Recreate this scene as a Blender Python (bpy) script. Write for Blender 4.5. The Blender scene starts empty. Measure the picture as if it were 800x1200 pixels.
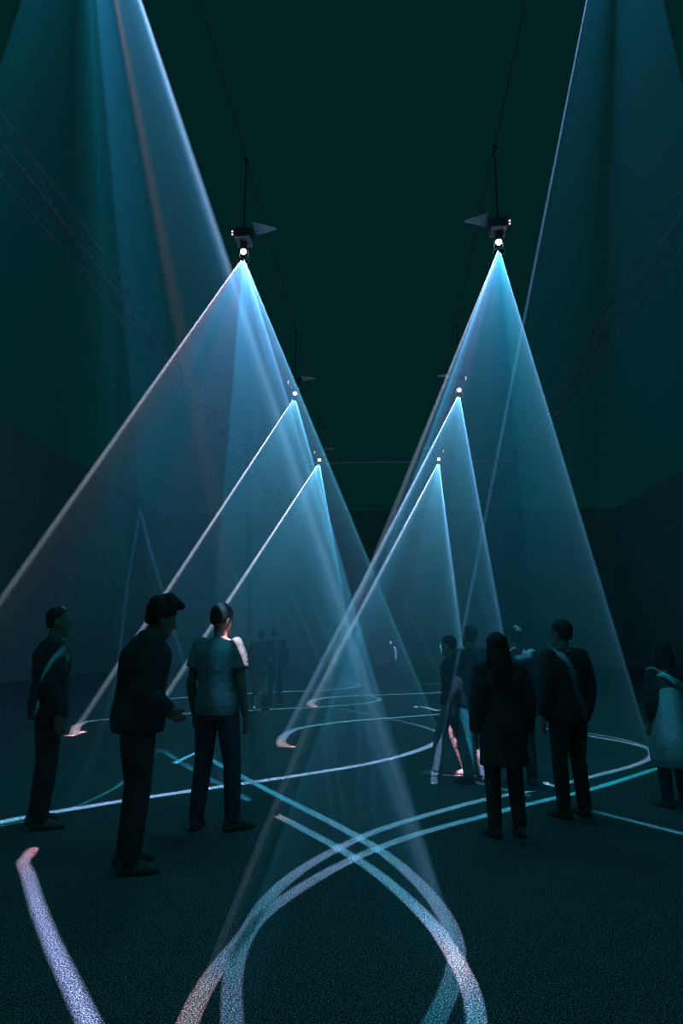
import bpy, bmesh, math, random
from mathutils import Vector, Matrix, Quaternion
from mathutils.geometry import delaunay_2d_cdt

random.seed(7)
scene = bpy.context.scene
COL = scene.collection

# ------------------------------------------------------------------ camera
EYE = Vector((0.0, 0.0, 1.5))
FPX = 800.0                                   # focal length for the 800 x 1200 frame
PITCH = math.atan(151.0 / FPX)
YAW = math.atan(53.0 / FPX * math.cos(PITCH))
cam_data = bpy.data.cameras.new('camera')
cam_data.sensor_fit = 'VERTICAL'
cam_data.sensor_height = 36.0
cam_data.sensor_width = 24.0
cam_data.lens = 36.0 * FPX / 1200.0
cam_data.clip_end = 200.0
cam_data.clip_start = 0.02
cam = bpy.data.objects.new('camera', cam_data)
COL.objects.link(cam)
cam.location = EYE
cam.rotation_euler = (math.pi / 2 + PITCH, 0, YAW)
scene.camera = cam
CAM_R = cam.rotation_euler.to_matrix()

# ------------------------------------------------------------------ world, exposure
world = bpy.data.worlds.new('world')
scene.world = world
world.use_nodes = True
BG = world.node_tree.nodes['Background']
BG.inputs['Color'].default_value = (0.06, 0.95, 1.0, 1)
BG.inputs['Strength'].default_value = 0.0150
vs = scene.view_settings
vs.view_transform = 'Standard'
vs.look = 'None'
vs.exposure = 0.0
vs.gamma = 1.0
vs.use_curve_mapping = False
cy = scene.cycles
cy.transparent_max_bounces = 128
cy.max_bounces = 4
cy.diffuse_bounces = 1
cy.glossy_bounces = 2
cy.volume_bounces = 0
cy.sample_clamp_indirect = 2.0
cy.use_denoising = True

LAMP_W = 23000.0
HAZE_DENSITY = 0.18
HAZE_COLOR = (0.50, 0.86, 1.0, 1)
LEAK = (0.0, 0.0009, 0.00095)  # faint transmission of the whole film, added as teal fill light


def ray(x, y):
    d = Vector(((x - 400.0) / FPX, (600.0 - y) / FPX, -1.0))
    return CAM_R @ d


def on_plane(x, y, z):
    d = ray(x, y)
    return EYE + d * ((z - EYE.z) / d.z)


def floor_at(x, y):
    return on_plane(x, y, 0.0)


def at_depth(x, y, Y):
    d = ray(x, y)
    return EYE + d * (Y / d.y)


# ------------------------------------------------------------------ helpers
def props(o, label=None, category=None, group=None, kind=None):
    if label: o['label'] = label
    if category: o['category'] = category
    if group: o['group'] = group
    if kind: o['kind'] = kind
    return o


def link(name, me, mat=None, parent=None, smooth=False):
    o = bpy.data.objects.new(name, me)
    COL.objects.link(o)
    if mat is not None and not me.materials:
        me.materials.append(mat)
    if smooth:
        me.polygons.foreach_set('use_smooth', [True] * len(me.polygons))
    if parent is not None:
        o.parent = parent
    return o


def empty(name, loc=(0, 0, 0), rz=0.0, scale=1.0):
    o = bpy.data.objects.new(name, None)
    COL.objects.link(o)
    o.location = loc
    o.rotation_euler = (0, 0, rz)
    o.scale = (scale,) * 3
    o.empty_display_size = 0.1
    return o


class Geo:
    def __init__(self):
        self.v = []
        self.f = []

    def loft(self, rings, cap=True):
        n = len(rings[0])
        base = len(self.v)
        for r in rings:
            self.v.extend([tuple(p) for p in r])
        for i in range(len(rings) - 1):
            for j in range(n):
                a = base + i * n + j
                b = base + i * n + (j + 1) % n
                self.f.append((a, b, b + n, a + n))
        if cap:
            self.f.append(tuple(base + j for j in reversed(range(n))))
            self.f.append(tuple(base + (len(rings) - 1) * n + j for j in range(n)))

    def tube(self, pts, rad, n=12, round_ends=True, flat=None, side=None):
        """pts along a path; rad per point; flat = ratio of the second axis"""
        pts = [Vector(p) for p in pts]
        if not isinstance(rad, (list, tuple)):
            rad = [rad] * len(pts)
        rad = list(rad)
        P, R = list(pts), list(rad)
        if round_ends:
            d0 = (pts[0] - pts[1]).normalized()
            d1 = (pts[-1] - pts[-2]).normalized()
            P = [pts[0] + d0 * rad[0] * .92, pts[0] + d0 * rad[0] * .6] + P + [pts[-1] + d1 * rad[-1] * .6, pts[-1] + d1 * rad[-1] * .92]
            R = [rad[0] * .38, rad[0] * .8] + R + [rad[-1] * .8, rad[-1] * .38]
        ref = Vector(side) if side else None
        rings = []
        for i, p in enumerate(P):
            t = (P[min(i + 1, len(P) - 1)] - P[max(i - 1, 0)]).normalized()
            if ref is None:
                ref = Vector((1, 0, 0)) if abs(t.x) < .8 else Vector((0, 1, 0))
            u = (ref - t * ref.dot(t)).normalized()
            w = t.cross(u)
            k = flat if flat else 1.0
            rings.append([p + u * math.cos(a) * R[i] + w * math.sin(a) * R[i] * k for a in (2 * math.pi * j / n for j in range(n))])
        self.loft(rings)

    def ellipsoid(self, c, r, n=12, m=8):
        c = Vector(c)
        rings = []
        for i in range(m + 1):
            th = math.pi * (0.04 + 0.92 * i / m)
            rings.append([c + Vector((r[0] * math.sin(th) * math.cos(a), r[1] * math.sin(th) * math.sin(a), -r[2] * math.cos(th)))
                          for a in (2 * math.pi * j / n for j in range(n))])
        self.loft(rings)

    def rings_z(self, secs, n=20, power=2.3):
        """secs: (z, half width, half depth, x offset, y offset) superellipse sections"""
        rings = []
        for s in secs:
            z, a, b = s[:3]
            xo = s[3] if len(s) > 3 else 0
            yo = s[4] if len(s) > 4 else 0
            ring = []
            for j in range(n):
                t = 2 * math.pi * j / n
                c, q = math.cos(t), math.sin(t)
                ring.append((xo + a * math.copysign(abs(c) ** (2 / power), c), yo + b * math.copysign(abs(q) ** (2 / power), q), z))
            rings.append(ring)
        self.loft(rings)

    def box(self, lo, hi):
        x0, y0, z0 = lo
        x1, y1, z1 = hi
        self.loft([[(x0, y0, z0), (x1, y0, z0), (x1, y1, z0), (x0, y1, z0)], [(x0, y0, z1), (x1, y0, z1), (x1, y1, z1), (x0, y1, z1)]])

    def mesh(self, name, bevel=0.0):
        me = bpy.data.meshes.new(name)
        me.from_pydata(self.v, [], self.f)
        bm = bmesh.new()
        bm.from_mesh(me)
        bmesh.ops.recalc_face_normals(bm, faces=bm.faces)
        if bevel:
            bmesh.ops.bevel(bm, geom=[e for e in bm.edges if e.calc_face_angle(0) > .6], offset=bevel, segments=2, affect='EDGES', profile=.6)
        bm.to_mesh(me)
        bm.free()
        return me

    def remeshed(self, name, voxel, smooth=3, ratio=None):
        me = self.mesh(name)
        o = bpy.data.objects.new('tmp', me)
        COL.objects.link(o)
        m = o.modifiers.new('r', 'REMESH')
        m.mode = 'VOXEL'
        m.voxel_size = voxel
        if smooth:
            s = o.modifiers.new('s', 'SMOOTH')
            s.factor = .5
            s.iterations = smooth
        dg = bpy.context.evaluated_depsgraph_get()
        out = bpy.data.meshes.new_from_object(o.evaluated_get(dg))
        out.name = name
        bpy.data.objects.remove(o)
        bpy.data.meshes.remove(me)
        return out


# ------------------------------------------------------------------ materials
def material(name, color, rough=.8, metal=0.0, noise=None, spec=.3, bump=0.0, bump_scale=20.0):
    m = bpy.data.materials.new(name)
    m.use_nodes = True
    nt = m.node_tree
    b = nt.nodes['Principled BSDF']
    b.inputs['Base Color'].default_value = (*color, 1)
    b.inputs['Roughness'].default_value = rough
    b.inputs['Metallic'].default_value = metal
    b.inputs['Specular IOR Level'].default_value = spec
    tc = nt.nodes.new('ShaderNodeTexCoord')
    if noise:
        sc_, amt = noise
        n = nt.nodes.new('ShaderNodeTexNoise')
        n.inputs['Scale'].default_value = sc_
        n.inputs['Detail'].default_value = 3
        nt.links.new(tc.outputs['Object'], n.inputs['Vector'])
        r = nt.nodes.new('ShaderNodeValToRGB')
        r.color_ramp.elements[0].position = .3
        r.color_ramp.elements[1].position = .7
        r.color_ramp.elements[0].color = (*[c * (1 - amt) for c in color], 1)
        r.color_ramp.elements[1].color = (*[min(1, c * (1 + amt)) for c in color], 1)
        nt.links.new(n.outputs['Fac'], r.inputs['Fac'])
        nt.links.new(r.outputs['Color'], b.inputs['Base Color'])
    if bump:
        n = nt.nodes.new('ShaderNodeTexNoise')
        n.inputs['Scale'].default_value = bump_scale
        n.inputs['Detail'].default_value = 2
        n.inputs['Distortion'].default_value = 1.2
        nt.links.new(tc.outputs['Object'], n.inputs['Vector'])
        bp = nt.nodes.new('ShaderNodeBump')
        bp.inputs['Strength'].default_value = bump
        bp.inputs['Distance'].default_value = .03
        nt.links.new(n.outputs['Fac'], bp.inputs['Height'])
        nt.links.new(bp.outputs['Normal'], b.inputs['Normal'])
    return m


def floor_material():
    m = bpy.data.materials.new('gritty_floor')
    m.use_nodes = True
    nt = m.node_tree
    b = nt.nodes['Principled BSDF']
    b.inputs['Roughness'].default_value = .9
    b.inputs['Specular IOR Level'].default_value = .1
    tc = nt.nodes.new('ShaderNodeTexCoord')
    v = nt.nodes.new('ShaderNodeTexNoise')
    v.inputs['Scale'].default_value = 135
    v.inputs['Detail'].default_value = 2
    v.inputs['Roughness'].default_value = .8
    nt.links.new(tc.outputs['Object'], v.inputs['Vector'])
    r = nt.nodes.new('ShaderNodeValToRGB')
    e = r.color_ramp.elements
    e[0].position = .50
    e[0].color = (.045, .045, .048, 1)
    e[1].position = .605
    e[1].color = (1, .97, 1, 1)
    mid = e.new(.555)
    mid.color = (.20, .195, .205, 1)
    nt.links.new(v.outputs['Fac'], r.inputs['Fac'])
    nt.links.new(r.outputs['Color'], b.inputs['Base Color'])
    return m


def haze_material():
    m = bpy.data.materials.new('projector_lit_haze')
    m.use_nodes = True
    nt = m.node_tree
    nt.nodes.remove(nt.nodes['Principled BSDF'])
    out = nt.nodes['Material Output']
    s = nt.nodes.new('ShaderNodeVolumeScatter')
    s.inputs['Color'].default_value = HAZE_COLOR
    s.inputs['Density'].default_value = HAZE_DENSITY
    s.inputs['Anisotropy'].default_value = 0
    ab = nt.nodes.new('ShaderNodeVolumeAbsorption')
    ab.inputs['Color'].default_value = (.1, .95, 1, 1)
    ab.inputs['Density'].default_value = HAZE_DENSITY * .85
    add = nt.nodes.new('ShaderNodeAddShader')
    nt.links.new(s.outputs['Volume'], add.inputs[0])
    nt.links.new(ab.outputs['Volume'], add.inputs[1])
    nt.links.new(add.outputs[0], out.inputs['Volume'])
    return m


def slide_material():
    m = bpy.data.materials.new('tinted_slide_film')
    m.use_nodes = True
    nt = m.node_tree
    nt.nodes.remove(nt.nodes['Principled BSDF'])
    out = nt.nodes['Material Output']
    t = nt.nodes.new('ShaderNodeBsdfTransparent')
    a = nt.nodes.new('ShaderNodeAttribute')
    a.attribute_name = 'tint'
    nt.links.new(a.outputs['Color'], t.inputs['Color'])
    nt.links.new(t.outputs['BSDF'], out.inputs['Surface'])
    return m


def glow_material(name, color, strength):
    m = bpy.data.materials.new(name)
    m.use_nodes = True
    nt = m.node_tree
    b = nt.nodes['Principled BSDF']
    b.inputs['Base Color'].default_value = (*color, 1)
    b.inputs['Emission Color'].default_value = (*color, 1)
    b.inputs['Emission Strength'].default_value = strength
    return m


M_FLOOR = floor_material()
M_HAZE = haze_material()
M_SLIDE = slide_material()
M_LENS = glow_material('glowing_lens', (1.0, .86, .94), 16.0)
M_GLINT = glow_material('glint_glow', (1.0, .62, .55), 1.6)  # emissive dots imitating overhead hardware that catches projector spill
M_WALL = material('pale_plaster', (.88, .88, .88), .95, noise=(1.5, .04), spec=.1)
M_BLACKMETAL = material('dark_grey_metal', (.22, .22, .23), .6, .0, noise=(30, .2))
M_ALU = material('brushed_aluminium', (.42, .42, .46), .5, .2, noise=(40, .1))
M_BRACKET = material('grey_painted_bracket', (.55, .53, .55), .6, .0, noise=(25, .15))
M_SKIN = material('skin', (.46, .31, .25), .6, noise=(18, .06))
M_SKIN_D = material('skin_deep', (.25, .16, .12), .6, noise=(18, .06))
M_HAIR = material('dark_hair', (.07, .065, .06), .6, noise=(60, .3), bump=.3, bump_scale=70)
M_EYE = material('eye', (.25, .24, .24), .2)
M_TEE = material('grey_tshirt_cotton', (.44, .46, .50), .9, noise=(9, .06), bump=.55, bump_scale=9)
M_CHAR = material('charcoal_cloth', (.15, .15, .155), .9, noise=(12, .15), bump=.4, bump_scale=9)
M_NAVY = material('dark_navy_cloth', (.11, .12, .15), .9, noise=(12, .15), bump=.4, bump_scale=10)
M_BLACK = material('black_cloth', (.10, .10, .105), .9, noise=(12, .15), bump=.4, bump_scale=9)
M_DENIM = material('dark_denim', (.13, .14, .17), .9, noise=(40, .15), bump=.3, bump_scale=12)
M_PALEJEAN = material('pale_denim', (.34, .35, .38), .9, noise=(35, .12), bump=.5, bump_scale=14)
M_PLAID = material('checked_cloth', (.07, .07, .075), .9, noise=(8, .3), bump=.3)
M_WHITE = material('white_cloth', (.70, .71, .74), .9, noise=(8, .05), bump=.5, bump_scale=7)
M_FAR = material('matt_black_cloth', (.03, .03, .032), .95, noise=(12, .15))
M_SHOE = material('dark_shoe', (.16, .155, .15), .6, noise=(20, .2))
M_SOLE = material('pale_sole', (.5, .5, .5), .7, noise=(20, .1))

# ------------------------------------------------------------------ structure
def slab(name, lo, hi, mat, label):
    g = Geo()
    g.box(lo, hi)
    return props(link(name, g.mesh(name), mat), label, kind='structure')


WX, WY, WZ = 14.0, 42.0, 9.5
slab('floor', (-WX, -4, -.2), (WX, WY, 0), M_FLOOR, 'dark gritty hall floor crossed by projected lines of light')
slab('wall_left', (-WX - .2, -4, -.2), (-WX, WY, WZ), M_WALL, 'unlit side wall left of the projectors')
slab('wall_right', (WX, -4, -.2), (WX + .2, WY, WZ), M_WALL, 'unlit side wall right of the projectors')
slab('wall_back', (-WX - .2, WY, -.2), (WX + .2, WY + .2, WZ), M_WALL, 'unlit far end wall of the hall')

# ------------------------------------------------------------------ projectors
APEX_Z = 6.6
APEX = {
    '1L': on_plane(95, -210, APEX_Z), '1R': on_plane(729, -213, APEX_Z),
    '0L': on_plane(95, -210, APEX_Z) - Vector((0, 5.1, 0)),
    '2L': on_plane(285, 301, APEX_Z), '2R': on_plane(584.5, 290, APEX_Z),
    '3L': on_plane(345.5, 465, APEX_Z), '3R': on_plane(538, 461, APEX_Z),
    '4L': on_plane(374, 542, APEX_Z), '4R': on_plane(514, 541, APEX_Z),
}
PINK = (1.0, .50, .64)
ROSE = (1.0, .60, .76)
LILAC = (.37, .50, .92)
TEAL = (.03, .52, .74)
BLUE = (.07, .47, .80)
PERI = (.18, .50, .84)
PALE = (.24, .54, .78)


def k(c, s):
    return tuple(x * s for x in c)


# floor drawings: projector, points (seen on the floor), width in metres, colours spread along the curve, haze?
CURVES = [
    # front pair
    ('1L', [(188, 878), (223, 900), (272, 927), (300, 942), (320, 953), (345, 966), (400, 996), (440, 1022), (480, 1056), (512, 1090), (536, 1128), (552, 1162), (558, 1200), (552, 1240)], .095,
     [k(BLUE, .5), k(BLUE, .5), k(BLUE, .42), k(BLUE, .3), k(ROSE, .5), k(PERI, .5), k(PERI, .5), k(PERI, .5), k(PERI, .55), k(LILAC, .9), k(ROSE, .85), k(LILAC, .6), k(PERI, .45), k(BLUE, .4)], True),
    ('0L', [(38, 995), (27, 1001), (33, 1025), (45, 1065), (62, 1108), (78, 1142), (105, 1200), (140, 1270)], .11, [k(PINK, .55), k(LILAC, .5), k(LILAC, .5), k(LILAC, .5)], False),
    ('1L', [(188, 878), (165, 896), (130, 926), (60, 955), (0, 968), (-150, 1005), (-330, 1075)], .05,
     [k(BLUE, .5), k(TEAL, .42), k(TEAL, .42), k(TEAL, .14), k(TEAL, .3), k(TEAL, .42), k(TEAL, .42)], True),
    ('1R', [(508, 918), (512, 904), (520, 905), (533, 909), (551, 915), (590, 925), (640, 937), (662, 942.5), (685, 948), (707, 953.5), (760, 967), (800, 977), (900, 1004), (1010, 1035)], .085,
     [k(LILAC, .5), k(LILAC, .4), k(BLUE, .36), k(BLUE, .34), k(BLUE, .34), k(BLUE, .34), k(BLUE, .16), k(BLUE, .04), k(BLUE, .02), k(BLUE, .26), k(BLUE, .34), k(BLUE, .34), k(BLUE, .3), k(BLUE, .26)], True),
    # second pair
    ('2L', [(-245, 1058), (-212, 1014), (-90, 985), (12, 961), (115, 943), (215, 928), (340, 910), (440, 893), (496, 877), (515, 866), (512, 858), (490, 850), (450, 841), (400, 831), (365, 824), (347, 819), (335, 821), (325, 829)], .13,
     [k(PINK, 1), k(PINK, 1), k(LILAC, 1), k(PERI, 1), k(LILAC, 1), k(LILAC, .9), k(LILAC, .9), k(LILAC, .85), k(LILAC, .9), k(PALE, .7), k(PALE, .55), k(PALE, .45), k(PALE, .4), k(PALE, .35), k(PALE, .3), k(PALE, .3), k(PALE, .3), k(PALE, .25)], True),
    ('2L', [(236, 884), (272, 904), (335, 937), (400, 970), (450, 1000), (492, 1036), (522, 1075), (535, 1115), (528, 1155), (507, 1200), (480, 1245)], .10,
     [k(BLUE, .4), k(BLUE, .45), k(BLUE, .5), k(PERI, .55), k(PERI, .6), k(LILAC, .65), k(LILAC, .7), k(LILAC, .7), k(PERI, .6), k(BLUE, .5), k(BLUE, .4)], True),
    ('2L', [(205, 894), (217, 888), (230, 882)], .09, [k(BLUE, .3)], False),
    ('2R', [(205, 1235), (235, 1165), (262, 1125), (287, 1095), (312, 1055), (350, 1021), (400, 992), (440, 974), (490, 958), (567, 937), (643, 922), (697, 909), (745, 896), (762, 887), (760, 878), (735, 868), (700, 861), (634, 850)], .10,
     [k(ROSE, .9), k(ROSE, .85), k(LILAC, .75), k(LILAC, .65), k(PERI, .6), k(LILAC, .55), k(LILAC, .55), k(PERI, .55), k(PERI, .55), k(PERI, .5), k(BLUE, .5), k(PERI, .45), k(LILAC, .45), k(LILAC, .45), k(PALE, .4), k(PALE, .35), k(PALE, .35), k(PALE, .3)], True),
    ('2R', [(278, 1245), (272, 1200), (272, 1150), (281, 1112), (302, 1078), (345, 1045), (400, 1013), (440, 995), (490, 977), (571, 955), (612, 944), (672, 930), (702, 922), (768, 901)], .10,
     [k(LILAC, .6), k(LILAC, .65), k(LILAC, .65), k(PERI, .65), k(PERI, .6), k(LILAC, .6), k(LILAC, .6), k(PERI, .55), k(PERI, .55), k(BLUE, .5), k(BLUE, .5), k(TEAL, .5), k(TEAL, .5), k(TEAL, .45)], True),
    ('2R', [(762, 878), (735, 870.5), (702, 864.5), (634, 853)], .08, [k(PALE, .28)], False),
    ('2R', [(640, 917), (644, 922)], .09, [k(PALE, .3)], False),
    # third pair
    ('3L', [(87, 861), (92, 849), (102, 845.5), (150, 841), (207, 837), (300, 832), (380, 828), (430, 824), (445, 819.5), (430, 815), (388, 808), (336, 801)], .18,
     [k(PINK, 1), k(PINK, .9), k(PERI, .6), k(PALE, .6), k(PALE, .6), k(PALE, .55), k(PALE, .55), k(PALE, .55), k(PERI, .6), k(PALE, .35), k(PALE, .32), k(PALE, .3)], True),
    ('3L', [(82, 862), (97, 857.5)], .16, [k(PINK, .8)], False),
    ('3R', [(341, 875), (334, 876.5), (329.5, 871), (334, 861), (350, 853.5), (400, 846), (460, 841), (530, 836), (580, 832), (604, 828), (590, 822), (526, 812), (443, 804)], .16,
     [k(PINK, .95), k(PINK, 1), k(PINK, 1), k(LILAC, .9), k(PERI, .75), k(PALE, .65), k(PALE, .6), k(PALE, .5), k(PERI, .5), k(LILAC, .7), k(PALE, .4), k(PALE, .35), k(PALE, .35)], True),
    ('3R', [(487, 829), (489, 827), (502, 830), (515, 833), (520, 830.5), (530, 832)], .14, [k(PALE, .3)], False),
    # fourth pair
    ('4L', [(186, 831), (189, 822), (197, 819), (240, 816), (300, 812), (372, 809), (410, 806), (421, 803), (405, 799.5), (381, 797), (334, 792.5)], .24,
     [k(PINK, 1), k(PINK, 1), k(PERI, .6), k(PALE, .6), k(PALE, .55), k(PALE, .55), k(PALE, .5), k(PERI, .55), k(PALE, .35), k(PALE, .35), k(PALE, .32)], True),
    ('4R', [(367, 828), (364, 824.5), (369, 820), (388, 817), (440, 814.5), (526, 811), (548, 807.5), (535, 803.5), (526, 803), (443, 797)], .22,
     [k(PINK, .95), k(PINK, 1), k(LILAC, .8), k(PALE, .6), k(PALE, .5), k(PALE, .5), k(LILAC, .7), k(PALE, .4), k(PALE, .35), k(PALE, .35)], True),
]
# light that falls on the visitors: projector, points with real heights, width where it lands, colours
HITS = []


def resample(pts, step):
    """Catmull-Rom through 2-D points, even spacing; returns points and parameter 0..1"""
    P = [Vector(p) for p in pts]
    if len(P) == 2:
        dense = [P[0].lerp(P[1], i / 20) for i in range(21)]
        dpar = [i / 20 for i in range(21)]
    else:
        ext = [P[0] * 2 - P[1]] + P + [P[-1] * 2 - P[-2]]
        dense, dpar = [], []
        for i in range(1, len(ext) - 2):
            p0, p1, p2, p3 = ext[i - 1:i + 3]
            t = [0.0]
            for a, b in ((p0, p1), (p1, p2), (p2, p3)):
                t.append(t[-1] + max(1e-4, (b - a).length) ** .5)
            for j in range(16):
                u = t[1] + (t[2] - t[1]) * j / 16
                A1 = p0 * ((t[1] - u) / (t[1] - t[0])) + p1 * ((u - t[0]) / (t[1] - t[0]))
                A2 = p1 * ((t[2] - u) / (t[2] - t[1])) + p2 * ((u - t[1]) / (t[2] - t[1]))
                A3 = p2 * ((t[3] - u) / (t[3] - t[2])) + p3 * ((u - t[2]) / (t[3] - t[2]))
                B1 = A1 * ((t[2] - u) / (t[2] - t[0])) + A2 * ((u - t[0]) / (t[2] - t[0]))
                B2 = A2 * ((t[3] - u) / (t[3] - t[1])) + A3 * ((u - t[1]) / (t[3] - t[1]))
                dpar.append((i - 1 + j / 16) / (len(P) - 1))
                dense.append(B1 * ((t[2] - u) / (t[2] - t[1])) + B2 * ((u - t[1]) / (t[2] - t[1])))
        dense.append(P[-1])
        dpar.append(1.0)
    L = [0.0]
    for a, b in zip(dense, dense[1:]):
        L.append(L[-1] + (b - a).length)
    n = max(3, int(L[-1] / step))
    out, par, j = [], [], 0
    for i in range(n + 1):
        s = L[-1] * i / n
        while j < len(L) - 2 and L[j + 1] < s:
            j += 1
        seg = max(1e-9, L[j + 1] - L[j])
        out.append(dense[j].lerp(dense[j + 1], (s - L[j]) / seg))
        par.append(dpar[j] + (dpar[j + 1] - dpar[j]) * (s - L[j]) / seg)
    return out, par


def ramp(cols, t):
    if len(cols) == 1:
        return Vector(cols[0])
    x = t * (len(cols) - 1)
    i = min(int(x), len(cols) - 2)
    return Vector(cols[i]).lerp(Vector(cols[i + 1]), x - i)


def normals2(pts):
    out = []
    for i in range(len(pts)):
        t = (pts[min(i + 1, len(pts) - 1)] - pts[max(i - 1, 0)]).normalized()
        out.append(Vector((-t.y, t.x)))
    return out


PLATE_D = 0.06            # slide this far below the lamp
SPOT_HALF = math.radians(50)


def build_slide(apex, curves):
    """curves: list of (floor points, params, width, colours). Slide film mesh, in the lamp's local space."""
    import numpy as np
    verts, edges = [], []
    R = APEX_Z * math.tan(SPOT_HALF) * 1.08
    c0 = Vector((apex.x, apex.y))
    n = 64
    for i in range(n):
        a = 2 * math.pi * i / n
        verts.append(c0 + Vector((math.cos(a), math.sin(a))) * R)
        edges.append((i, (i + 1) % n))
    allp, allw, allc = [], [], []
    for pts, par, w, cols in curves:
        nn = normals2(pts)
        for off in (-.5, -.14, .14, .5):
            b = len(verts)
            for p, q in zip(pts, nn):
                verts.append(p + q * (w * off))
            for i in range(len(pts) - 1):
                edges.append((b + i, b + i + 1))
        for end, sg in ((0, -1), (-1, 1)):
            q = nn[end]
            t = Vector((q.y, -q.x)) * sg
            b = len(verts)
            for off, ah in ((-.5, 0), (-.5, .55), (-.17, .56), (.17, .56), (.5, .55), (.5, 0)):
                verts.append(pts[end] + q * (w * off * 1.01) + t * (w * ah))
            for i in range(5):
                edges.append((b + i, b + i + 1))
        fine = []
        for i in range(len(pts) - 1):
            for s in range(4):
                fine.append((pts[i].lerp(pts[i + 1], s / 4), par[i] + (par[i + 1] - par[i]) * s / 4))
        fine.append((pts[-1], 1.0))
        for p, t in fine:
            allp.append((p.x, p.y)); allw.append(w); allc.append(tuple(ramp(cols, t)))
    res = delaunay_2d_cdt(verts, edges, [], 0, 1e-6)
    v2, tris = res[0], res[2]
    A = np.array(allp); W = np.array(allw); C = np.array(allc)
    V = np.array([(v.x, v.y) for v in v2])
    tint = np.tile(np.array(LEAK), (len(V), 1))
    for i, v in enumerate(V):
        d = np.hypot(A[:, 0] - v[0], A[:, 1] - v[1])
        q = np.clip((.5 - d / W) / .36, 0, 1)
        j = np.argmax(q * C.sum(1))
        if q[j] > .02:
            tint[i] = np.maximum(tint[i], q[j] * C[j])
    f = PLATE_D / APEX_Z
    me = bpy.data.meshes.new('slide_film')
    me.from_pydata([((v[0] - apex.x) * f, (v[1] - apex.y) * f, -PLATE_D) for v in V], [], [tuple(t) for t in tris])
    at = me.attributes.new('tint', 'FLOAT_COLOR', 'POINT')
    buf = np.ones((len(V), 4), dtype=np.float32)
    buf[:, :3] = tint
    at.data.foreach_set('color', buf.ravel())
    return me


def haze_sheet(apex, pts, w, thin):
    """closed wedge of haze between the slide and the drawn line"""
    nn = normals2(pts)
    top = .075 / APEX_Z
    bot = 1.003
    rings = []
    levels = [top, .12, .25, .4, .55, .7, .85, bot]
    for p, q in zip(pts, nn):
        ring = []
        for sg, seq in ((-.5, levels), (.5, levels[::-1])):
            for fr in seq:
                e = p + q * (w * sg * (1.0 - (1.0 - thin) * fr))      # sheet narrowed towards the floor to dim the beam there
                ring.append(apex + (Vector((e.x, e.y, 0)) - apex) * fr)
        rings.append(ring)
    g = Geo()
    g.loft(rings)
    return g.mesh('haze_sheet')


PLACE = {'1L': 'front left', '1R': 'front right', '2L': 'second left', '2R': 'second right',
         '3L': 'third left', '3R': 'third right', '4L': 'farthest left', '4R': 'farthest right'}
PROJ_LABEL = {
    '0L': 'black projector hanging above and behind the viewpoint, start of the left row',
    '1L': 'black projector hanging above the top left of view, nearest of the left row',
    '1R': 'black projector hanging above the top right of view, nearest of the right row',
    '2L': 'black hanging projector with bright lens above the man in the grey t-shirt',
    '2R': 'black hanging projector with bright lens, highest and largest of the right row in view',
    '3L': 'middle black hanging projector of the left row in view',
    '3R': 'middle black hanging projector of the right row in view',
    '4L': 'smallest, farthest black hanging projector of the left row',
    '4R': 'smallest, farthest black hanging projector of the right row',
}
BEAM_LABEL = {
    '0L': '',
    '1L': 'wide pink-edged teal sheet of light cutting across the top left corner',
    '1R': 'dim blue sheet of light at the top right corner',
    '2L': 'broadest blue cone of light, spreading left from a bright pink apex',
    '2R': 'tall narrow teal cone of light with a pink left edge, largest on the right',
    '3L': 'middle blue cone of light of the left row',
    '3R': 'middle blue cone of light of the right row',
    '4L': 'smallest blue cone of light in the left row, behind the grey t-shirt',
    '4R': 'smallest blue cone of light in the right row with a pink left edge',
}


def projector_meshes():
    out = {}
    g = Geo(); g.box((-.11, -.14, .22), (.11, .14, .36)); out['housing'] = g.mesh('housing', .02)
    g = Geo(); g.tube([(0, 0, .22), (0, 0, .15), (0, 0, .10)], [.045, .045, .04], 20, False); out['lens_barrel'] = g.mesh('lens_barrel')
    g = Geo(); g.ellipsoid((0, 0, .075), (.036, .036, .034), 20, 10); out['lens'] = g.mesh('lens')
    g = Geo()
    for a in range(3):
        t = a * 2 * math.pi / 3 + .5
        c, s = math.cos(t), math.sin(t)
        g.tube([(.058 * c, .058 * s, .12), (.074 * c, .074 * s, -.055)], .003, 6, False)
    ring = [[((.076 + dr) * math.cos(t), (.076 + dr) * math.sin(t), -.06 + dz) for dr, dz in ((0, -.004), (.006, -.004), (.006, .004), (0, .004))] for t in (2 * math.pi * i / 32 for i in range(33))]
    g.loft(ring)
    out['slide_holder'] = g.mesh('slide_holder')
    g = Geo(); g.tube([(0, 0, .40), (0, 0, 1.5)], .013, 12, False); out['drop_pole'] = g.mesh('drop_pole')
    g = Geo()
    g.box((-.125, -.02, .26), (-.11, .02, .41)); g.box((.11, -.02, .26), (.125, .02, .41)); g.box((-.125, -.02, .395), (.125, .02, .41))
    out['yoke'] = g.mesh('yoke')
    g = Geo(); g.tube([(0, 0, 1.48), (0, 0, 1.5)], .035, 16, False); out['ceiling_plate'] = g.mesh('ceiling_plate')
    g = Geo()
    g.loft([[(-.44, -.02, .40), (-.44, .02, .40), (-.44, .02, .405), (-.44, -.02, .405)], [(-.14, -.16, .41), (-.14, .16, .41), (-.14, .16, .418), (-.14, -.16, .418)]])
    g.tube([(-.14, 0, .412), (-.02, 0, .405)], .012, 8, False)
    out['baffle'] = g.mesh('baffle')
    g = Geo(); g.ellipsoid((0, 0, 0), (.012, .012, .012), 8, 5); out['glint_dot'] = g.mesh('glint_dot')  # added glowing dot, stands in for a lit bit of hardware
    return out


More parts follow.
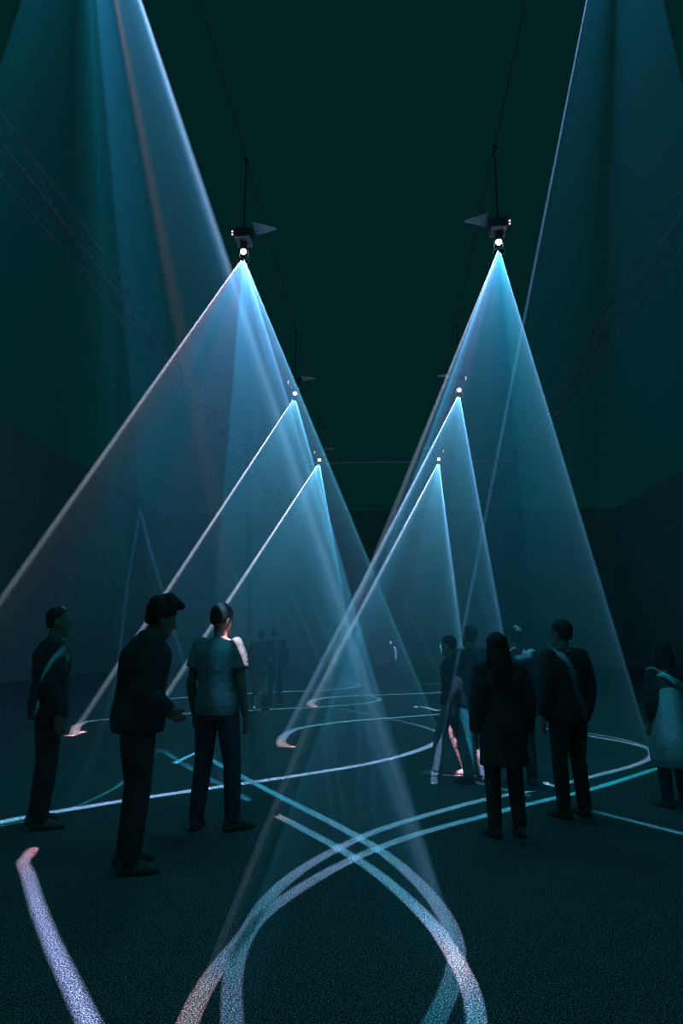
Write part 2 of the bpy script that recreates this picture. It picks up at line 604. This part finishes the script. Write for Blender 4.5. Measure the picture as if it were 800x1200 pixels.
PM = projector_meshes()
PMAT = {'housing': M_BLACKMETAL, 'lens_barrel': M_BLACKMETAL, 'lens': M_LENS, 'slide_holder': M_BLACKMETAL, 'drop_pole': M_BLACKMETAL, 'yoke': M_BLACKMETAL, 'ceiling_plate': M_BLACKMETAL, 'baffle': M_BRACKET}


def build_projectors():
    for key, apex in APEX.items():
        root = empty('projector', apex)
        props(root, PROJ_LABEL[key], 'projector', 'projectors hung in two rows')
        for nm, me in PM.items():
            if nm == 'glint_dot':
                for dx, dz in ((.13, .30), (.13, .26)):
                    q = link(nm, me, M_GLINT, root)
                    q.location = (dx if key[1] == 'R' else -dx, -.10 - dz * .1, dz)
                continue
            q = link(nm, me, PMAT[nm], root)
            if nm == 'baffle' and key[1] == 'L':
                q.rotation_euler = (0, 0, math.pi)
        if BEAM_LABEL[key]:
            beam = empty('light_beam', apex)
            props(beam, BEAM_LABEL[key], 'light beam', 'light cones in the haze', 'stuff')
        cs = []
        for who, px, w, cols, haze in CURVES:
            if who != key:
                continue
            fl = [floor_at(*p).to_2d() for p in px]
            pts, par = resample(fl, .14 if key[0] in '12' else .3)
            cs.append((pts, par, w, cols))
            if haze:
                s = link('haze_sheet', haze_sheet(Vector((0, 0, APEX_Z)), [p - apex.to_2d() for p in pts], w, .3 if key[0] in '12' else .5), M_HAZE, beam)
                for v in s.data.vertices:
                    v.co.z -= APEX_Z
                s['kind'] = 'stuff'
        for who, p3, w, cols in HITS:
            if who != key:
                continue
            fl = []
            for p in p3:
                d = Vector(p) - apex
                fl.append((apex + d * (apex.z / -d.z)).to_2d())
            sc = APEX_Z / (APEX_Z - sum(p[2] for p in p3) / len(p3))
            pts, par = resample(fl, .05)
            cs.append((pts, par, w * sc, cols))
        link('slide_film', build_slide(apex, cs), M_SLIDE, root)
        ld = bpy.data.lights.new('projector_lamp', 'SPOT')
        ld.energy = LAMP_W
        ld.color = (1, 1, 1)
        ld.spot_size = SPOT_HALF * 2
        ld.spot_blend = 0.02
        ld.shadow_soft_size = 0.0
        lo = bpy.data.objects.new('projector_lamp', ld)
        COL.objects.link(lo)
        lo.parent = root


# ------------------------------------------------------------------ people
def person(label, foot, top_px=None, height=None, face=0.0, pose=None, hair='short', top='jacket', top_mat=None,
           legs_mat=None, skin=None, shoe_mat=None, voxel=.009, build=1.0, extras=None):
    """foot: floor point under the person (world). face: heading in degrees, 0 looks away down the hall, 90 looks left."""
    pose = pose or {}
    if height is None:
        p = at_depth(top_px[0], top_px[1], foot.y)
        height = p.z
    sc = height / 1.765
    root = empty('person', foot, math.radians(face), sc)
    props(root, label, 'person')
    skin = skin or M_SKIN
    top_mat = top_mat or M_BLACK
    legs_mat = legs_mat or M_BLACK
    J = dict(hipL=(-.09, 0, .92), hipR=(.09, 0, .92), kneeL=(-.105, .02, .49), kneeR=(.105, .02, .49),
             ankL=(-.115, -.02, .085), ankR=(.115, -.02, .085), shL=(-.175, 0, 1.42), shR=(.175, 0, 1.42),
             elL=(-.235, -.04, 1.13), elR=(.235, -.04, 1.13), wrL=(-.24, .03, .885), wrR=(.24, .03, .885),
             head=(0, .03, 1.635), toeL=10, toeR=-10, hyaw=0, hpitch=0, lean=0.0)
    J.update(pose)
    V = {a: Vector(b) if isinstance(b, tuple) else b for a, b in J.items()}
    lean = V['lean']

    def ly(z):
        return lean * max(0, z - .95) ** 1.3

    for a in ('shL', 'shR'):
        V[a] = V[a] + Vector((0, ly(V[a].z), 0))
    for a in ('elL', 'elR', 'wrL', 'wrR'):
        if a not in pose:
            V[a] = V[a] + Vector((0, ly(1.42), 0))
    if 'head' not in pose:
        V['head'] = V['head'] + Vector((0, ly(1.635), 0))
    B = build

    def torso(extra=0.0, zlo=.84, zhi=1.49, flare=0.0):
        base = [(.84, .145, .105), (.90, .165, .118), (.97, .168, .12), (1.06, .150, .108), (1.15, .147, .104), (1.26, .168, .115), (1.35, .180, .116), (1.41, .172, .105), (1.45, .125, .085), (1.49, .068, .068)]
        def interp(z):
            if z <= base[0][0]: return base[0][1:]
            for a, b in zip(base, base[1:]):
                if z <= b[0]:
                    t = (z - a[0]) / (b[0] - a[0])
                    return a[1] + (b[1] - a[1]) * t, a[2] + (b[2] - a[2]) * t
            return base[-1][1:]
        out = []
        n = 14
        for i in range(n + 1):
            z = zlo + (zhi - zlo) * i / n
            a, b = interp(z)
            fl = flare * max(0, (1.2 - z))
            e = extra if z < 1.40 else extra * .6
            out.append((z, a * B + e + fl, b * B + e + fl * .8, 0, ly(z)))
        return out

    H = V['head']
    hm = Matrix.Translation(H) @ Matrix.Rotation(math.radians(V['hyaw']), 4, 'Z') @ Matrix.Rotation(math.radians(V['hpitch']), 4, 'X')

    def headpart(fn):
        g = Geo()
        fn(g)
        return [tuple(hm @ Vector(v)) for v in g.v], g.f

    def add(g, vf):
        b = len(g.v)
        g.v.extend(vf[0])
        g.f.extend([tuple(i + b for i in f) for f in vf[1]])

    # body -------------------------------------------------------
    g = Geo()
    g.rings_z(torso())
    g.tube([(0, ly(1.43), 1.43), (0, ly(1.5) + .008, 1.5), tuple(H + Vector((0, -.015, -.07)))], [.062, .056, .054], 14)

    def head(q):
        q.rings_z([(-.122, .022, .028, 0, .055), (-.108, .045, .05, 0, .04), (-.075, .060, .075, 0, .022), (-.035, .068, .090, 0, .008), (.0, .073, .096, 0, .0),
                   (.04, .076, .099, 0, -.003), (.075, .071, .092, 0, -.005), (.105, .053, .07, 0, -.008), (.124, .026, .036, 0, -.01)], 20, 2.15)
        q.tube([(0, .090, .022), (0, .103, -.005), (0, .108, -.022)], [.008, .011, .015], 8)
        q.tube([(-.024, .082, -.062), (0, .09, -.062), (.024, .082, -.062)], [.007, .009, .007], 8)
        q.tube([(-.045, .076, .03), (0, .089, .028), (.045, .076, .03)], [.009, .011, .009], 8)
        for s in (-1, 1):
            q.ellipsoid((s * .079, -.008, -.008), (.011, .02, .033), 10, 6)
    add(g, headpart(head))
    for s in 'LR':
        sg = -1 if s == 'L' else 1
        sh, el, wr = V['sh' + s], V['el' + s], V['wr' + s]
        g.tube([sh, sh.lerp(el, .35), el, el.lerp(wr, .3), wr], [.056 * B, .050 * B, .040, .042, .028], 12)
        d = (wr - el).normalized()
        fwd = Vector((0, 1, 0)) - d * d.y
        fwd.normalize()
        inn = Vector((-sg, 0, 0))
        inn = (inn - d * inn.dot(d) - fwd * inn.dot(fwd)).normalized()
        kn = wr + d * .095
        g.tube([wr, wr + d * .045, kn], [.027, .037, .038], 12, flat=.42, side=fwd)
        for i, (o, ln) in enumerate(((.030, .072), (.010, .082), (-.010, .076), (-.028, .060))):
            a = kn + fwd * o
            b = a + d * ln * .5 + inn * .006 + fwd * o * .12
            c = b + d * ln * .38 + inn * .022
            g.tube([a - d * .02, b, c], [.0095, .0088, .0075], 8)
        a = wr + d * .03 + fwd * .028
        b = a + d * .035 + fwd * .026 + inn * .008
        g.tube([a, b, b + d * .032 + fwd * .006 + inn * .006], [.013, .011, .009], 8)
        hp, kn_, an = V['hip' + s], V['knee' + s], V['ank' + s]
        g.tube([hp, hp.lerp(kn_, .4), kn_, kn_.lerp(an, .3), an], [.085 * B, .076 * B, .054, .055, .036], 14)
        ta = math.radians(V['toe' + s])
        td = Vector((-math.sin(ta), math.cos(ta), 0))
        g.tube([an - td * .03 + Vector((0, 0, -.04)), an + td * .07 + Vector((0, 0, -.045)), an + td * .15 + Vector((0, 0, -.058))], [.036, .034, .022], 12)
    link('body', g.remeshed('body', voxel, 2), skin, root, True)

    # eyes -------------------------------------------------------
    for sx in (-1, 1):
        ge = Geo()
        ge.ellipsoid((0, 0, 0), (.0125, .011, .009), 8, 5)
        e = link('eye', ge.mesh('eye'), M_EYE, root, True)
        e.location = hm @ Vector((sx * .031, .0845, .006))

    # hair -------------------------------------------------------
    g = Geo()

    def hairfn(q):
        if hair in ('short', 'quiff', 'long', 'bob', 'shaved'):
            t = {'shaved': .005, 'short': .013, 'quiff': .02, 'long': .02, 'bob': .02}[hair]
            secs = [(-.05, .055, .05, 0, -.045), (-.01, .070 + t * .7, .073, 0, -.03 - t * .4), (.03, .076 + t * .8, .085 + t * .5, 0, -.022), (.06, .075 + t, .09 + t, 0, -.016),
                    (.09, .066 + t, .083 + t, 0, -.012), (.115, .046 + t, .06 + t, 0, -.012), (.127 + t, .024, .035, 0, -.012)]
            q.rings_z(secs, 20, 2.1)
        if hair == 'quiff':
            q.tube([(-.04, .03, .13), (0, .085, .128), (.04, .03, .13)], [.034, .042, .034], 12)
            q.tube([(0, -.07, .105), (0, .02, .15), (0, .105, .132)], [.05, .06, .032], 14)
            q.tube([(-.055, -.05, .03), (-.05, -.06, .10)], [.05, .05], 12)
            q.tube([(.055, -.05, .03), (.05, -.06, .10)], [.05, .05], 12)
        if hair == 'bun':
            secs = [(-.02, .06, .06, 0, -.04), (.03, .085, .09, 0, -.02), (.08, .08, .098, 0, -.014), (.115, .055, .07, 0, -.012), (.135, .025, .035, 0, -.012)]
            q.rings_z(secs, 20, 2.1)
            q.ellipsoid((0, -.11, .07), (.045, .045, .045))
        if hair == 'long':
            q.tube([(0, -.045, .06), (0, -.085, -.06), (0, -.11, -.2), (0, -.115, -.33), (0, -.105, -.43)], [.088, .10, .105, .10, .07], 16, flat=.5, side=(1, 0, 0))
            for s in (-1, 1):
                q.tube([(s * .07, -.02, .04), (s * .085, -.03, -.08), (s * .10, -.02, -.2), (s * .10, .0, -.3)], [.03, .035, .034, .022], 10)
        if hair == 'bob':
            q.tube([(0, -.04, .05), (0, -.06, -.04), (0, -.06, -.12)], [.092, .10, .085], 16, flat=.6, side=(1, 0, 0))
        if hair == 'cap':
            q.rings_z([(.025, .086, .108, 0, -.003), (.06, .085, .107, 0, -.004), (.10, .07, .09, 0, -.006), (.13, .04, .05, 0, -.008), (.14, .015, .02, 0, -.008)], 20, 2.1)
            q.tube([(-.05, .10, .035), (0, .17, .03), (.05, .10, .035)], [.02, .026, .02], 10, flat=.35, side=(0, 1, 0))
    add(g, headpart(hairfn))
    link('cap' if hair == 'cap' else 'hair', g.remeshed('hair', voxel * .9, 2), M_CHAR if hair == 'cap' else M_HAIR, root, True)

    # upper garment ----------------------------------------------
    g = Geo()
    spec = {'tshirt': (.022, .875, .006, .62), 'shirt': (.026, .86, .008, 1.6), 'jacket': (.038, .84, .02, 1.75), 'hoodie': (.042, .86, .02, 1.75), 'coat': (.045, .60, .06, 1.75), 'blouse': (.035, .80, .10, .9), 'vest': (.02, .88, .01, .15)}[top]
    ex, hem, flare, slv = spec
    g.rings_z(torso(ex, hem, 1.475, flare), 24)
    for s in 'LR':
        sh, el, wr = V['sh' + s], V['el' + s], V['wr' + s]
        r = ex * .9
        if slv <= 1:
            e = sh.lerp(el, slv)
            g.tube([sh + Vector((0, 0, 0)), sh.lerp(e, .5), e], [.062 * B + r * .6, .060 * B + r, .058 * B + r], 14, False)
            g.ellipsoid(sh, (.066 * B + r * .6,) * 3)
        else:
            e = el.lerp(wr, min(.97, slv - 1 + .22))
            g.tube([sh, sh.lerp(el, .4), el, el.lerp(e, .4), e], [.060 * B + r * .6, .056 * B + r, .048 + r * .8, .046 + r * .8, .037 + r * .6], 14, False)
            g.ellipsoid(sh, (.064 * B + r * .6,) * 3)
    if top in ('jacket', 'hoodie', 'coat', 'shirt'):
        g.tube([(-.06, ly(1.48) + .02, 1.47), (-.065, ly(1.48) - .04, 1.49), (0, ly(1.48) - .075, 1.50), (.065, ly(1.48) - .04, 1.49), (.06, ly(1.48) + .02, 1.47)], .024 if top != 'hoodie' else .045, 10)
    nm = {'tshirt': 't_shirt', 'vest': 'vest'}.get(top, top)
    link(nm, g.remeshed(nm, voxel, 3), top_mat, root, True)

    # trousers and shoes -----------------------------------------
    g = Geo()
    g.rings_z([(z, a + .012, b + .012, x, y) for z, a, b, x, y in torso(0, .86, 1.02)])
    for s in 'LR':
        hp, kn_, an = V['hip' + s], V['knee' + s], V['ank' + s]
        g.tube([hp, hp.lerp(kn_, .4), kn_, kn_.lerp(an, .4), an + Vector((0, 0, -.02))], [.098 * B, .09 * B, .072, .07, .06], 16, False)
    link('trousers', g.remeshed('trousers', voxel, 3), legs_mat, root, True)
    for s in 'LR':
        an = V['ank' + s]
        ta = math.radians(V['toe' + s])
        td = Vector((-math.sin(ta), math.cos(ta), 0))
        sd = Vector((td.y, -td.x, 0))
        z0 = an.z - .085
        rings = []
        for y, hw, h in ((-.075, .026, .05), (-.06, .036, .09), (-.01, .042, .105), (.05, .045, .085), (.11, .05, .062), (.16, .046, .05), (.19, .026, .036)):
            c = an + td * y
            c.z = z0
            rings.append([c + sd * (hw * a) + Vector((0, 0, h * b + .002)) for a, b in ((-1, 0), (-1.02, .35), (-.8, .8), (-.3, 1), (.3, 1), (.8, .8), (1.02, .35), (1, 0))])
        g = Geo()
        g.loft(rings)
        so = link('shoe', g.mesh('shoe'), shoe_mat or M_SHOE, root, True)
    if extras:
        extras(root, V, torso, voxel)
    return root, sc


def place_hit(key, pts, w, cols):
    HITS.append((key, pts, w, cols))


# visitors --------------------------------------------------------
P1 = floor_at(46, 968)
person('dark figure at far left with a thin rim of light around the head', P1, (60, 711), face=-55, hair='shaved', top='jacket', top_mat=M_BLACK, pose=dict(hyaw=-15))
P2 = floor_at(152, 1018)
person('tall dark silhouette with bushy hair standing left of the grey t-shirt man', P2, (198, 698), face=-62, hair='quiff', top='hoodie', top_mat=M_BLACK, build=1.12,
       pose=dict(head=(0, .12, 1.60), hpitch=-16, lean=.10, elL=(-.26, -.02, 1.14), wrL=(-.17, .17, 1.0), elR=(.26, -.02, 1.14), wrR=(.17, .17, 1.0)))
P3 = floor_at(250, 972)
person('man in grey t-shirt with his back turned and a pink streak on one shoulder', P3, (271, 708), face=-18, hair='short', top='tshirt', top_mat=M_TEE, legs_mat=M_DENIM, shoe_mat=M_SHOE, voxel=.0075,
       pose=dict(ankL=(-.14, -.04, .085), ankR=(.15, .03, .085), kneeL=(-.12, .01, .49), kneeR=(.13, .04, .49), hyaw=-12, hpitch=-10, toeL=22, toeR=-35))
P4 = floor_at(304, 832)
person('distant dark figure behind the grey t-shirt man, left of the pair', P4, (303, 738), face=-10, hair='short', top='jacket', top_mat=M_FAR, legs_mat=M_FAR, skin=M_SKIN_D, voxel=.012)
P5 = floor_at(321, 828)
person('distant dark figure behind the grey t-shirt man, right of the pair', P5, (319, 736), face=15, hair='short', top='jacket', top_mat=M_FAR, legs_mat=M_FAR, skin=M_SKIN_D, voxel=.012)
P6 = floor_at(459, 801)
person('small distant figure with glinting shoulders between the far light cones', P6, (457, 749), face=170, hair='short', top='shirt', top_mat=M_CHAR, voxel=.014)
P7 = floor_at(532, 909)
person('figure in pale trousers with a bright pink lit shin, left edge of the right-hand group', P7, (534, 745), face=75, hair='short', top='shirt', top_mat=M_PLAID, legs_mat=M_PALEJEAN, shoe_mat=M_SOLE,
       pose=dict(ankL=(-.10, .22, .085), kneeL=(-.10, .16, .49), ankR=(.09, -.16, .085), kneeR=(.09, .0, .48)), voxel=.010)
P8 = floor_at(557, 917)
person('dark figure with one lit lower leg, half hidden behind the long-haired woman', P8, (550, 733), face=35, hair='short', top='jacket', top_mat=M_PLAID, legs_mat=M_PALEJEAN, voxel=.010)
P9 = floor_at(594, 980)
person('long-haired woman in a dark coat seen from behind, front of the right-hand group', P9, (571, 742), face=12, hair='long', top='coat', top_mat=M_BLACK, legs_mat=M_BLACK, build=.95,
       pose=dict(head=(-.03, .0, 1.63), hyaw=8))
P10 = floor_at(612, 920)
person('man with a lit crown and shoulders standing behind the long-haired woman', P10, (606, 733), face=10, hair='shaved', top='shirt', top_mat=M_PLAID, legs_mat=M_FAR, voxel=.010)
P11 = floor_at(672, 957)
person('broad dark figure with a thin glint on the shoulder, right of the long-haired woman', P11, (668, 727), face=25, hair='short', top='jacket', top_mat=M_BLACK, build=1.1, pose=dict(hyaw=25))


def draped(root, V, torso, vox):
    g = Geo()
    g.rings_z([(.42, .20, .17, 0, -.02), (.50, .235, .20, 0, -.01), (.70, .245, .205), (.95, .22, .185), (1.15, .195, .16), (1.27, .185, .145)], 28)
    link('tunic', g.remeshed('tunic', vox, 3), M_WHITE, root, True)
    g = Geo()
    g.tube([(-.20, -.02, 1.40), (-.11, -.10, 1.40), (.0, -.15, 1.33), (.10, -.16, 1.27), (.2, -.10, 1.30), (.22, .02, 1.38), (.1, .1, 1.40)], [.03, .045, .05, .045, .05, .045, .03], 12, flat=.6)
    link('shawl', g.remeshed('shawl', vox, 2), M_WHITE, root, True)


P12 = floor_at(792, 945)
person('figure in a long pale tunic and shawl at the right edge', P12, (783, 752), face=20, hair='long', top='shirt', top_mat=M_BLACK, legs_mat=M_BLACK, extras=draped)


# light that lands on the visitors
def hit(key, Y, px, w, cols):
    HITS.append((key, [at_depth(x, y, Y) for x, y in px], w, cols))


hit('2R', P3.y, [(269, 739), (276, 745), (285, 755)], .08, [k(PINK, .5)])
hit('1L', P3.y - .10, [(263, 750), (261, 790), (263, 822)], .24, [k(TEAL, .012), k(TEAL, .01), k(BLUE, .016)])  # broad dim wash added to brighten the back of the t-shirt
hit('2L', P7.y, [(532, 866), (531, 876), (529, 888)], .12, [k(PINK, .9)])
hit('2L', P7.y, [(539, 800), (543, 822)], .05, [k(BLUE, .3)])
hit('2L', P7.y, [(527, 892), (520, 905)], .08, [k(LILAC, .35)])
hit('1R', P8.y, [(560, 878), (563, 895), (566, 912)], .05, [k(PINK, .5), k(LILAC, .3), k(LILAC, .2)])
hit('1R', P10.y, [(601, 738), (608, 736)], .04, [k(LILAC, .25)])
hit('1R', P10.y, [(596, 770), (601, 765)], .035, [k(LILAC, .2)])
hit('2L', P1.y, [(47, 719), (53, 713), (60, 711), (67, 714), (72, 721)], .035, [k(LILAC, .8)])
hit('2L', P1.y, [(70, 762), (74, 780), (75, 800)], .03, [k(BLUE, .6)])
hit('1R', P12.y - .05, [(758, 787), (768, 792), (784, 804)], .045, [k(BLUE, .07)])
hit('1R', P12.y - .05, [(780, 820), (783, 850), (788, 890)], .28, [k(TEAL, .016), k(BLUE, .018)])  # broad dim wash added to brighten the tunic
hit('4R', P6.y, [(454, 753), (457, 757)], .10, [k(PALE, .4)])
hit('4R', P6.y, [(461, 760), (463, 766), (463, 775)], .10, [k(LILAC, .5), k(PALE, .3)])

build_projectors()

# ------------------------------------------------------------------ overhead rails and trusses
def tube_mesh(name, a, b, r, n=8):
    g = Geo()
    g.tube([a, b], r, n, False)
    return g.mesh(name)


for key, lab in (('2L', 'long thin cable overhead that the left row of projectors hangs from'), ('2R', 'long thin cable overhead that the right row of projectors hangs from')):
    a = APEX[key]
    o = link('overhead_cable', tube_mesh('overhead_cable', (a.x, -3.5, APEX_Z + 1.503), (a.x, WY, APEX_Z + 1.503), .007), M_BLACKMETAL)
    props(o, lab, 'cable', 'overhead projector cables')


def truss(label, p0, p1, size=.32, bay=.62):
    root = empty('lighting_truss', p0)
    props(root, label, 'truss', 'long side trusses')
    d = p1 - p0
    L = d.length
    d.normalize()
    q = Vector((-d.y, d.x, 0))
    up = Vector((0, 0, 1))
    h = size / 2
    corners = [q * a + up * b for a, b in ((-h, -h), (h, -h), (h, h), (-h, h))]
    cm = tube_mesh('chord', (0, 0, 0), d * L, .022)
    for c in corners:
        o = link('chord', cm, M_ALU, root)
        o.location = c
    n = int(L / bay)
    meshes = []
    for i in range(4):
        a, b = corners[i], corners[(i + 1) % 4]
        meshes.append((tube_mesh('brace', a, b + d * bay, .011, 6), tube_mesh('brace', b, a + d * bay, .011, 6)))
    for j in range(n):
        for i in range(4):
            o = link('brace', meshes[i][j % 2], M_ALU, root)
            o.location = d * (bay * j)
    return root


TZ = 7.2
tl = [on_plane(8, 180, TZ), on_plane(290, 541, TZ)]
tr = [on_plane(788, 272, TZ), on_plane(612, 531, TZ)]
def extend(p, Y):
    a, b = p
    return a + (b - a) * ((Y - a.y) / (b.y - a.y))
truss('aluminium lattice truss running along the left side of the hall', extend(tl, 2.2), extend(tl, WY))
truss('aluminium lattice truss running along the right side of the hall', extend(tr, 6.3), extend(tr, WY))
cb = link('cross_pipe', tube_mesh('cross_pipe', extend(tl, 21.5) + Vector((.185, 0, 0)), extend(tr, 21.5) - Vector((.185, 0, 0)), .03), M_BRACKET)
props(cb, 'thin horizontal pipe joining both trusses at the far end', 'pipe')
